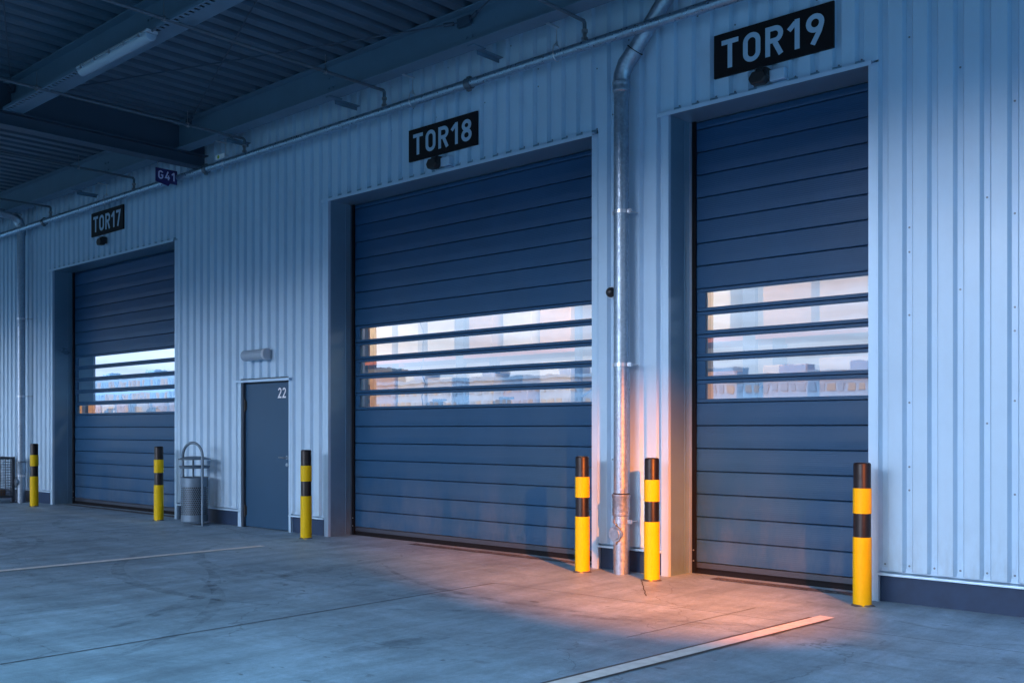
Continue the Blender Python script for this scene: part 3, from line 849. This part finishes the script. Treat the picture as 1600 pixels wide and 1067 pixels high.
b0 = bollard0()
BP = [(-19.9, 8.16, 'striped bollard beside the far left downpipe, left of gate TOR17'),
      (-15.33, 8.28, 'striped bollard at the right side of gate TOR17, beside the litter bin'),
      (-11.32, 8.28, 'striped bollard between the blue service door and gate TOR18'),
      (-6.52, 8.29, 'warm lit striped bollard just left of the bent downpipe beside gate TOR18'),
      (-5.645, 8.29, 'warm lit striped bollard just right of the bent downpipe beside gate TOR19'),
      (-3.515, 8.31, 'largest striped bollard, with scuffed black top, at the right edge of gate TOR19')]
for i, (x, y, lab) in enumerate(BP):
    if i == 0:
        b0.location = (x, y, 0); b0['label'] = lab
    else: dup(b0, (x, y, 0), lab)

# ------------------------------------------------------------------ litter bin
bx, by = -14.25, 8.30
c = thing('litter_bin', (bx, by, 0), 'perforated steel litter bin with arched hoop and ashtray discs by the blue door', 'litter bin')
q = MB(); RB = 0.205; n = 40
rows = 15; z0, z1 = 0.16, 0.60
q.lathe([(0.0, 0.045), (RB-0.02, 0.045), (RB, 0.06), (RB, z0)], (bx, by), n)
q.lathe([(RB, z1), (RB, 0.735), (RB+0.008, 0.745), (RB-0.006, 0.75), (RB-0.008, z1)], (bx, by), n)
# perforated middle: staggered diamond holes cut as ring-cells
dz = (z1-z0)/rows
def cp(j, z): a = 2*pi*j/n; return (bx+RB*cos(a), by+RB*sin(a), z)
vs = []; fs = []
for r_ in range(rows):
    za, zb = z0+r_*dz, z0+(r_+1)*dz
    for j in range(n):
        o_ = 0.5 if r_ % 2 else 0.0
        b_ = len(vs)
        m_ = 0.15
        outer = [(j+o_, za), (j+1+o_, za), (j+1+o_, zb), (j+o_, zb)]
        inner = [(j+o_+m_, za+dz*m_), (j+o_+1-m_, za+dz*m_), (j+o_+1-m_, zb-dz*m_), (j+o_+m_, zb-dz*m_)]
        vs += [cp(*p) for p in outer] + [cp(*p) for p in inner]
        fs += [(b_, b_+1, b_+5, b_+4), (b_+1, b_+2, b_+6, b_+5), (b_+2, b_+3, b_+7, b_+6), (b_+3, b_, b_+4, b_+7)]
q.add(vs, fs)
q.build('basket', M['bin_steel'], c, smooth=30)
q = MB(); q.lathe([(RB-0.025, 0.06), (RB-0.025, 0.72)], (bx, by), n); q.build('liner', M['black'], c)
U_ = Vector((0.74, 0.67, 0)); F_ = Vector((-0.67, 0.74, 0)); C_ = Vector((bx, by, 0)); RH = 0.185
def hp(a_, z): return C_ + U_*(-RH*cos(a_)) - F_*(0.20*a_/pi) + Vector((0, 0, z))
hoop = [hp(0, 0.74), hp(0, 1.0)] + [hp(pi*i/16, 1.04+0.245*sin(pi*i/16)) for i in range(17)] + [hp(pi, 0.95), hp(pi, 0.5), hp(pi, 0.0)]
q = MB(); q.tube(hoop, 0.021, 14); e_ = hp(pi, 0); q.box(e_.x-0.16, e_.x+0.1, e_.y-0.06, e_.y+0.06, 0.003, 0.014)
q.build('hoop_stand', M['bin_steel'], c)
q = MB(); q.lathe([(0.0, 1.075), (0.12, 1.07), (0.245, 1.035), (0.252, 1.02), (0.24, 1.02), (0.0, 1.03)], (bx, by), n); q.build('rain_lid', M['bin_steel'], c)
q = MB(); q.lathe([(0.0, 0.895), (0.19, 0.90), (0.225, 0.925), (0.235, 0.92), (0.22, 0.885), (0.0, 0.88)], (bx, by), n); q.build('ashtray', M['bin_steel'], c)
for sx in (-0.13, 0.13):
    q = MB(); q.cyl((bx+sx, by+0.05, 0.72), (bx+sx, by+0.05, 1.04), 0.014, 10)
    q.build('strut', M['bin_steel'], c)

# ------------------------------------------------------------------ wire mesh cage at the far left
X0, X1, Y0, Y1, Z1 = -22.1, -21.26, 7.55, 8.30, 0.93
c = thing('mesh_cage', ((X0+X1)/2, (Y0+Y1)/2, 0), 'dark wire mesh storage cage on feet at the left edge of the yard', 'storage cage')
q = MB()
for x in (X0, X1):
    for y in (Y0, Y1):
        q.box(x-0.025, x+0.025, y-0.025, y+0.025, 0.0, Z1); q.box(x-0.05, x+0.05, y-0.05, y+0.05, 0.0, 0.02)
for z in (0.13, Z1-0.02):
    for y in (Y0, Y1): q.box(X0+0.026, X1-0.026, y-0.02, y+0.02, z-0.02, z+0.02)
    for x in (X0, X1): q.box(x-0.02, x+0.02, Y0+0.026, Y1-0.026, z-0.02, z+0.02)
q.build('frame', M['crate'], c)
q = MB()
for y in (Y0, Y1):
    for i in range(1, 16): x = X0+(X1-X0)*i/16; q.cyl((x, y, 0.14), (x, y, Z1), 0.004, 6)
    for i in range(1, 15): z = 0.14+(Z1-0.14)*i/15; q.cyl((X0, y-0.005, z), (X1, y-0.005, z), 0.004, 6)
for x in (X0, X1):
    for i in range(1, 15): y = Y0+(Y1-Y0)*i/15; q.cyl((x, y, 0.14), (x, y, Z1), 0.004, 6)
    for i in range(1, 15): z = 0.14+(Z1-0.14)*i/15; q.cyl((x-0.005, Y0, z), (x-0.005, Y1, z), 0.004, 6)
q.build('mesh_panel', M['crate'], c)
q = MB(); q.box(X0+0.03, X1-0.03, Y0+0.03, Y1-0.03, 0.10, 0.13); q.box(X0+0.1, X1-0.12, Y0+0.1, Y1-0.1, 0.131, 0.26); q.build('floor_board', M['wood'], c)

# ------------------------------------------------------------------ canopy
EDGE = -1.6
EDGE2 = -5.5  # added depth of the unseen left part, darkens what lies below it
CX0, CX1 = -48, 6.0
can = thing('canopy_roof', (-10, 2, 5.86), 'dark steel canopy with corrugated deck and purlins over the loading yard', 'canopy')
dk = MB(); pts = []; x = CX0; DZ = 6.275
while x < CX1:
    pts += [(x, DZ), (x+0.145, DZ), (x+0.185, DZ+0.135), (x+0.255, DZ+0.135)]
    x += 0.295
pl_ = [p for p in pts if p[0] < -9.0]; pr_ = [p for p in pts if p[0] >= pl_[-1][0]]
dk.sheet(pl_, 'y', EDGE2, D+0.03); dk.sheet(pr_, 'y', EDGE, D+0.03)      # left half extended out of view to shade the left wall and ground
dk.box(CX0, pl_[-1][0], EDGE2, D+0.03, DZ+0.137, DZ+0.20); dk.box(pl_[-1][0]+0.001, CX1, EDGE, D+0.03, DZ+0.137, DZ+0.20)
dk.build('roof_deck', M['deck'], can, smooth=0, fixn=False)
def ibeam(y, zb, zt, fw, axis, a, b, tf=0.016, tw_=0.011):
    p = [(y-fw/2, zb), (y+fw/2, zb), (y+fw/2, zb+tf), (y+tw_/2+0.012, zb+tf), (y+tw_/2, zb+tf+0.012), (y+tw_/2, zt-tf), (y+fw/2, zt-tf), (y+fw/2, zt), (y-fw/2, zt), (y-fw/2, zt-tf), (y-tw_/2, zt-tf), (y-tw_/2, zb+tf+0.012), (y-tw_/2-0.012, zb+tf), (y-fw/2, zb+tf)]
    m_ = MB(); m_.prism(p, axis, a, b); return m_
GX = [-25.5, -14.45, -2.6]
for y in (8.15, 5.62, 3.1, 0.6, -1.45, -3.4, -5.3):
    m_ = ibeam(y, 5.86, 6.272, 0.22, 'x', CX0, CX1 if y > -2 else -9.2)
    if y > 5:
        for bxx in (-16.9, -10.63, -8.08, -5.4):
            for dx in (0, 0.09):
                for zz in (5.97, 6.10): m_.cyl((bxx+dx, y-0.0055, zz), (bxx+dx, y-0.022, zz), 0.014, 6)
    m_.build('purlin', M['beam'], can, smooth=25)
for gx in GX:
    ed = EDGE2 if gx < -9 else EDGE
    m_ = ibeam(gx, 5.66, 5.858, 0.24, 'y', ed, D-0.02)
    m_.box(gx-0.006, gx+0.006, ed, D-0.02, 5.874, 6.262)
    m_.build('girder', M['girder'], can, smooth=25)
br = MB()
for xx in (-18.2, -10.6, -7.98, -5.4, -13.2):
    br.box(xx-0.035, xx+0.035, 8.24, D, 5.835, 5.843); br.box(xx-0.035, xx-0.029, 8.24, D, 5.79, 5.835)
    br.box(xx-0.05, xx+0.05, 8.1, 8.3, 5.844, 5.858)
br.build('wall_bracket', M['beam'], can)
for p, q_ in (((-13.9, 5.95, 6.14), (-8.1, 8.10, 6.14)), ((-8.6, 5.9, 6.16), (-13.85, 7.98, 6.16)), ((-11.38, 4.34, 6.16), (-14.3, 5.56, 6.16)), ((-3.0, 5.95, 6.14), (-8.0, 8.1, 6.14))):
    m_ = MB(); m_.cyl(p, q_, 0.009, 8)
    v = Vector(q_); u = (Vector(p)-v).normalized(); m_.cyl(v+u*0.12, v+u*0.24, 0.022, 10); m_.box(v.x-0.08, v.x+0.02, v.y-0.02, v.y+0.03, v.z-0.05, v.z+0.05)
    m_.build('tie_rod', M['girder'], can)
m_ = MB(); m_.tube([(-14.66, 5.62, 6.13), (-14.68, 5.64, 6.05), (-14.75, 5.66, 6.00), (-14.95, 5.70, 5.985), (-15.1, 5.7, 6.01)], 0.012, 8); m_.build('hook', M['alu'], can)

# cable tray and strip lamp under the second purlin
c = thing('cable_tray', (-11, 5.50, 5.84), 'slim perforated cable tray under the purlin carrying the strip lamp', 'cable tray')
m_ = MB(); y = 5.455
x = -14.2
while x < -6:
    m_.box(x, x+0.055, y-0.045, y+0.045, 5.812, 5.816); m_.box(x+0.055, x+0.10, y-0.045, y-0.028, 5.812, 5.816); m_.box(x+0.055, x+0.10, y+0.028, y+0.045, 5.812, 5.816); x += 0.10
m_.box(-14.2, -6, y-0.048, y-0.0452, 5.812, 5.85); m_.box(-14.2, -6, y+0.0452, y+0.048, 5.812, 5.85)
m_.build('tray', M['beam'], c, smooth=0)
m_ = MB()
for k in range(2): m_.tube([(-14.2+0.4*i, y-0.012+0.024*k+0.006*sin(i*1.3+k), 5.826+0.005*sin(i*2+k)) for i in range(21)], 0.007, 6)
m_.build('cable', M['black'], c)

LX0, LX1, LY = -11.83, -10.14, 5.40
c = thing('strip_lamp', ((LX0+LX1)/2, LY, 5.80), 'pale unlit fluorescent strip lamp hanging under the canopy purlin', 'lamp')
m_ = MB(); m_.prism([(LY-0.075, 5.775), (LY+0.075, 5.775), (LY+0.06, 5.806), (LY-0.06, 5.806)], 'x', LX0, LX1); m_.build('housing', M['lamp_body'], c, bevel=0.006)
m_ = MB(); pr = [(LY-0.068*cos(pi*i/12), 5.774-0.085*sin(pi*i/12)) for i in range(13)]
m_.prism(pr, 'x', LX0+0.02, LX1-0.02); m_.build('diffuser', M['diffuser'], c, bevel=0.012, seg=3)
m_ = MB()
for i in range(5):
    xx = LX0+0.15+(LX1-LX0-0.3)*i/4
    for sg in (-1, 1):
        m_ = MB(); m_.box(xx-0.02, xx+0.02, LY+sg*0.072-0.008, LY+sg*0.072+0.008, 5.745, 5.79); m_.build('clip', M['alu'], c)
m_ = MB(); m_.tube([(LX1, LY, 5.79), (LX1+0.05, LY, 5.80), (LX1+0.07, LY+0.03, 5.83)], 0.012, 8); m_.build('cable_gland', M['pipe_dark'], c)

# ------------------------------------------------------------------ sprinkler pipes
SY, SZ = 8.35, 5.535
c = thing('sprinkler_main', (-10, SY, SZ), 'galvanised main pipe running along the top of the wall under the canopy', 'pipe')
m_ = MB(); m_.cyl((-48, SY, SZ+0.02), (6.0, SY, SZ), 0.052, 28); m_.build('pipe', M['galv_pipe'], c)
for xx in (-19.9, -14.0, -8.25, -2.4):
    m_ = MB(); m_.cyl((xx-0.045, SY, SZ+0.003), (xx+0.045, SY, SZ+0.003), 0.066, 28); m_.box(xx-0.03, xx+0.03, SY-0.02, SY+0.02, SZ+0.06, SZ+0.085); m_.box(xx-0.03, xx+0.03, SY-0.02, SY+0.02, SZ-0.085, SZ-0.06)
    m_.build('coupling', M['pipe_dark'], c, bevel=0.006)
for xx in (-21.0, -17.3, -13.45, -9.23, -6.92, -3.0):
    m_ = MB()
    ov = [(xx, SY+0.062*cos(2*pi*i/24), SZ+0.03+0.095*sin(2*pi*i/24)) for i in range(24)]
    m_.tube(ov, 0.006, 8, closed=True); m_.cyl((xx, SY, SZ+0.12), (xx, SY, 5.83), 0.005, 8); m_.cyl((xx, SY, SZ+0.10), (xx, SY, SZ+0.15), 0.012, 8)
    m_.box(xx-0.02, xx+0.02, SY-0.16, SY+0.02, 5.83, 5.842)
    m_.build('hanger', M['alu'], c)
def branch(x, label, Y1=8.33):
    c = thing('sprinkler_branch', (x, Y1, 5.80), label, 'pipe', 'thin branch pipes crossing under the canopy')
    zp = 5.815
    m_ = MB(); m_.cyl((x, EDGE+0.6, zp), (x, Y1, zp), 0.019, 14)
    m_.tube([(x, Y1-0.01, zp), (x, Y1+0.03, zp), (x, Y1+0.05, zp-0.02), (x, Y1+0.05, zp-0.1)], 0.021, 14); m_.build('pipe', M['pipe_dark'], c)
    v_ = MB(); yy = Y1+0.05
    v_.lathe([(0.02, zp-0.085), (0.034, zp-0.09), (0.034, zp-0.12), (0.022, zp-0.125), (0.022, zp-0.17), (0.036, zp-0.175), (0.036, zp-0.20), (0.02, zp-0.205), (0.012, zp-0.235), (0.045, zp-0.24), (0.045, zp-0.245), (0.0, zp-0.246)], (x, yy), 14)
    v_.build('sprinkler_head', M['brass'], c)
    for yh in (7.45, 5.35, 2.9):
        m_ = MB(); m_.ring((x, yh, zp), 'y', 0.024, 0.005, 16, 6); m_.cyl((x, yh, zp+0.02), (x, yh, zp+0.20), 0.005, 6); m_.box(x-0.015, x+0.015, yh-0.02, yh+0.02, zp-0.03, zp+0.03)
        m_.build('pipe_clip', M['brass'], c)
branch(-6.56, 'thin branch pipe with drop valve nearest the bent downpipe top')
branch(-9.80, 'thin branch pipe dropping to a valve left of the TOR18 sign')
branch(-12.98, 'thin branch pipe passing below the left end of the strip lamp')
branch(-16.42, 'thin branch pipe ending just left of the violet G41 sign', 8.36)
branch(-19.75, 'thin branch pipe at the far left, ending above the left end of gate TOR17', 8.36)

# violet row sign, hanging square to the wall
sx = -14.83
c = thing('hanging_sign', (sx, 8.14, 5.40), 'violet sign reading G41, hanging square to the wall from the canopy', 'sign')
m_ = MB()
pg = [(7.955, 5.425), (7.955, 5.640), (8.325, 5.640), (8.325, 5.420), (8.20, 5.420), (8.175, 5.375)]
m_.prism(pg, 'x', sx-0.006, sx+0.006); m_.build('board', M['sign_violet'], c)
H = 0.135; w = text_width('G41', H, 0.22)
mb, _ = lettering('G41', H, 0.22, lambda u, v, l_: (sx+0.0075+l_, 8.14-w/2+u, 5.468+v))
mb.build('lettering', M['sign_pale'], c, smooth=0)
m_ = MB()
for yy in (7.99, 8.29): m_.cyl((sx, yy, 5.64), (sx, yy, 5.862), 0.004, 6); m_.build('hanging_wire', M['alu'], c); m_ = MB()

# small round tag over the main pipe
c = thing('pipe_tag', (-13.5, 8.30, 5.60), 'small white tag with a green dot hanging above the main pipe', 'tag')
m_ = MB(); m_.box(-13.62, -13.38, 8.285, 8.291, 5.595, 5.665); m_.build('plate', M['white'], c)
m_ = MB(); m_.cyl((-13.54, 8.284, 5.63), (-13.54, 8.281, 5.63), 0.028, 16); m_.build('green_dot', mat('tag_green', (0.28, 0.4, 0.03), 0.5), c)

# ------------------------------------------------------------------ inside: racks with cartons, hall lamps
def rack(x0, label):
    c = thing('storage_rack', (x0+1.35, 13.4, 0), label, 'rack', 'pallet racks inside the hall')
    for xx in (x0, x0+2.7):
        m_ = MB()
        for yy in (13.0, 13.9): m_.box(xx-0.05, xx+0.05, yy-0.04, yy+0.04, 0, 5.2)
        for k in range(6): m_.tube([(xx, 13.0, 0.4+k*0.8), (xx, 13.9, 0.8+k*0.8)], 0.02, 6)
        m_.build('upright', M['rack_blue'], c)
    for z in (1.5, 2.9, 4.3):
        m_ = MB(); m_.box(x0+0.051, x0+2.649, 12.96, 13.04, z-0.12, z); m_.box(x0+0.051, x0+2.649, 13.86, 13.94, z-0.12, z); m_.build('beam', M['rack_orange'], c)
for gate_name, bays in (('TOR17', (-31.0, -28.2, -25.4)), ('TOR18', (-18.6, -15.8, -13.0)), ('TOR19', (-9.9, -7.1))):
    for ri, x0 in enumerate(bays):
        bay = (('left', 'middle', 'right') if len(bays) == 3 else ('left', 'right'))[ri]
        rack(x0, 'orange and blue pallet rack, %s bay behind the panes of gate %s' % (bay, gate_name))
        for li, z in enumerate((1.5, 2.9)):
            for k in range(3):
                q7 = random.Random(int(x0*10)+li*31+k*7)
                x = x0+0.15+k*0.85; hh = q7.uniform(0.75, 1.22); ww = q7.uniform(0.55, 0.76)
                m_ = MB(); m_.box(x, x+ww, 13.0, 13.8, z+0.001, z+hh)
                o_ = m_.build('carton', M[q7.choice(['carton', 'carton', 'carton_pale'])], None, bevel=0.01)
                tag(o_, 'carton %s of the %s shelf, %s rack bay behind gate %s' % (('at the left', 'in the middle', 'at the right')[k], ('lower', 'upper')[li], bay, gate_name), 'carton', 'cartons on the racks inside')
for (lx, ly, le) in ((-29.3, 11.2, 900), (-25, 11.4, 40), (-17.4, 11.2, 760), (-13, 11.4, 40), (-9.2, 11.2, 440), (-5.6, 11.4, 90)):
    la = bpy.data.lights.new('hall_light', 'AREA'); la.energy = le; la.color = (1, 0.70, 0.42); la.size = 1.6
    lo = bpy.data.objects.new('hall_light', la); COL.objects.link(lo); lo.location = (lx, ly, 5.6)
    lo.rotation_euler = (radians(28), 0, 0)

# ------------------------------------------------------------------ buildings across the yard, mirrored in the gate panes
M['far_wall'] = mat('far_wall', (0.30, 0.38, 0.50), 0.8, var=0.1, vscale=0.05)
M['far_dark'] = mat('far_roof', (0.22, 0.29, 0.39), 0.8)
M['far_lit'] = emit('lit_window', (1.0, 0.74, 0.64), 0.30)
M['far_lit'].node_tree.nodes['Principled BSDF'].inputs['Base Color'].default_value = (0.12, 0.13, 0.16, 1)
def far_building(x0, x1, y0, y1, hh, nx, rows, label):
    c = thing('distant_warehouse', ((x0+x1)/2, (y0+y1)/2, 0), label, 'building')
    m_ = MB(); m_.box(x0, x1, y0, y1, 0, hh); m_.build('wall', M['far_wall'], c)
    m_ = MB(); m_.box(x0-0.5, x1+0.5, y0-0.5, y1+0.5, hh+0.01, hh+0.7)
    for k in range(4): xx = x0+(x1-x0)*(0.15+0.23*k); m_.box(xx-2, xx+2, y1-8, y1-4, hh+0.71, hh+2.2)
    m_.build('roof', M['far_dark'], c)
    rr = random.Random(int(x0))
    m_ = MB(); m2 = MB()
    for r_ in range(rows):
        for k in range(nx):
            xx = x0+(x1-x0)*(k+0.5)/nx; w_ = (x1-x0)/nx*0.32; zz = 1.8+(hh-2.0)*(r_+0.25)/rows
            (m_ if rr.random() < 0.45 else m2).box(xx-w_, xx+w_, y1+0.01, y1+0.15, zz, zz+(hh-2.0)/rows*0.5)
    m_.build('window', M['far_lit'], c); m2.build('window', M['far_dark'], c)
    return c
far_building(-95, -48, -140, -110, 8.5, 34, 3, 'pale warehouse with lit windows mirrored in the panes of gate TOR19')
far_building(-185, -100, -150, -118, 10.5, 52, 3, 'long pale warehouse with lit windows mirrored in the panes of gate TOR18')
far_building(-330, -205, -165, -128, 17.0, 60, 4, 'tall pale warehouse with lit windows mirrored in the panes of gate TOR17')
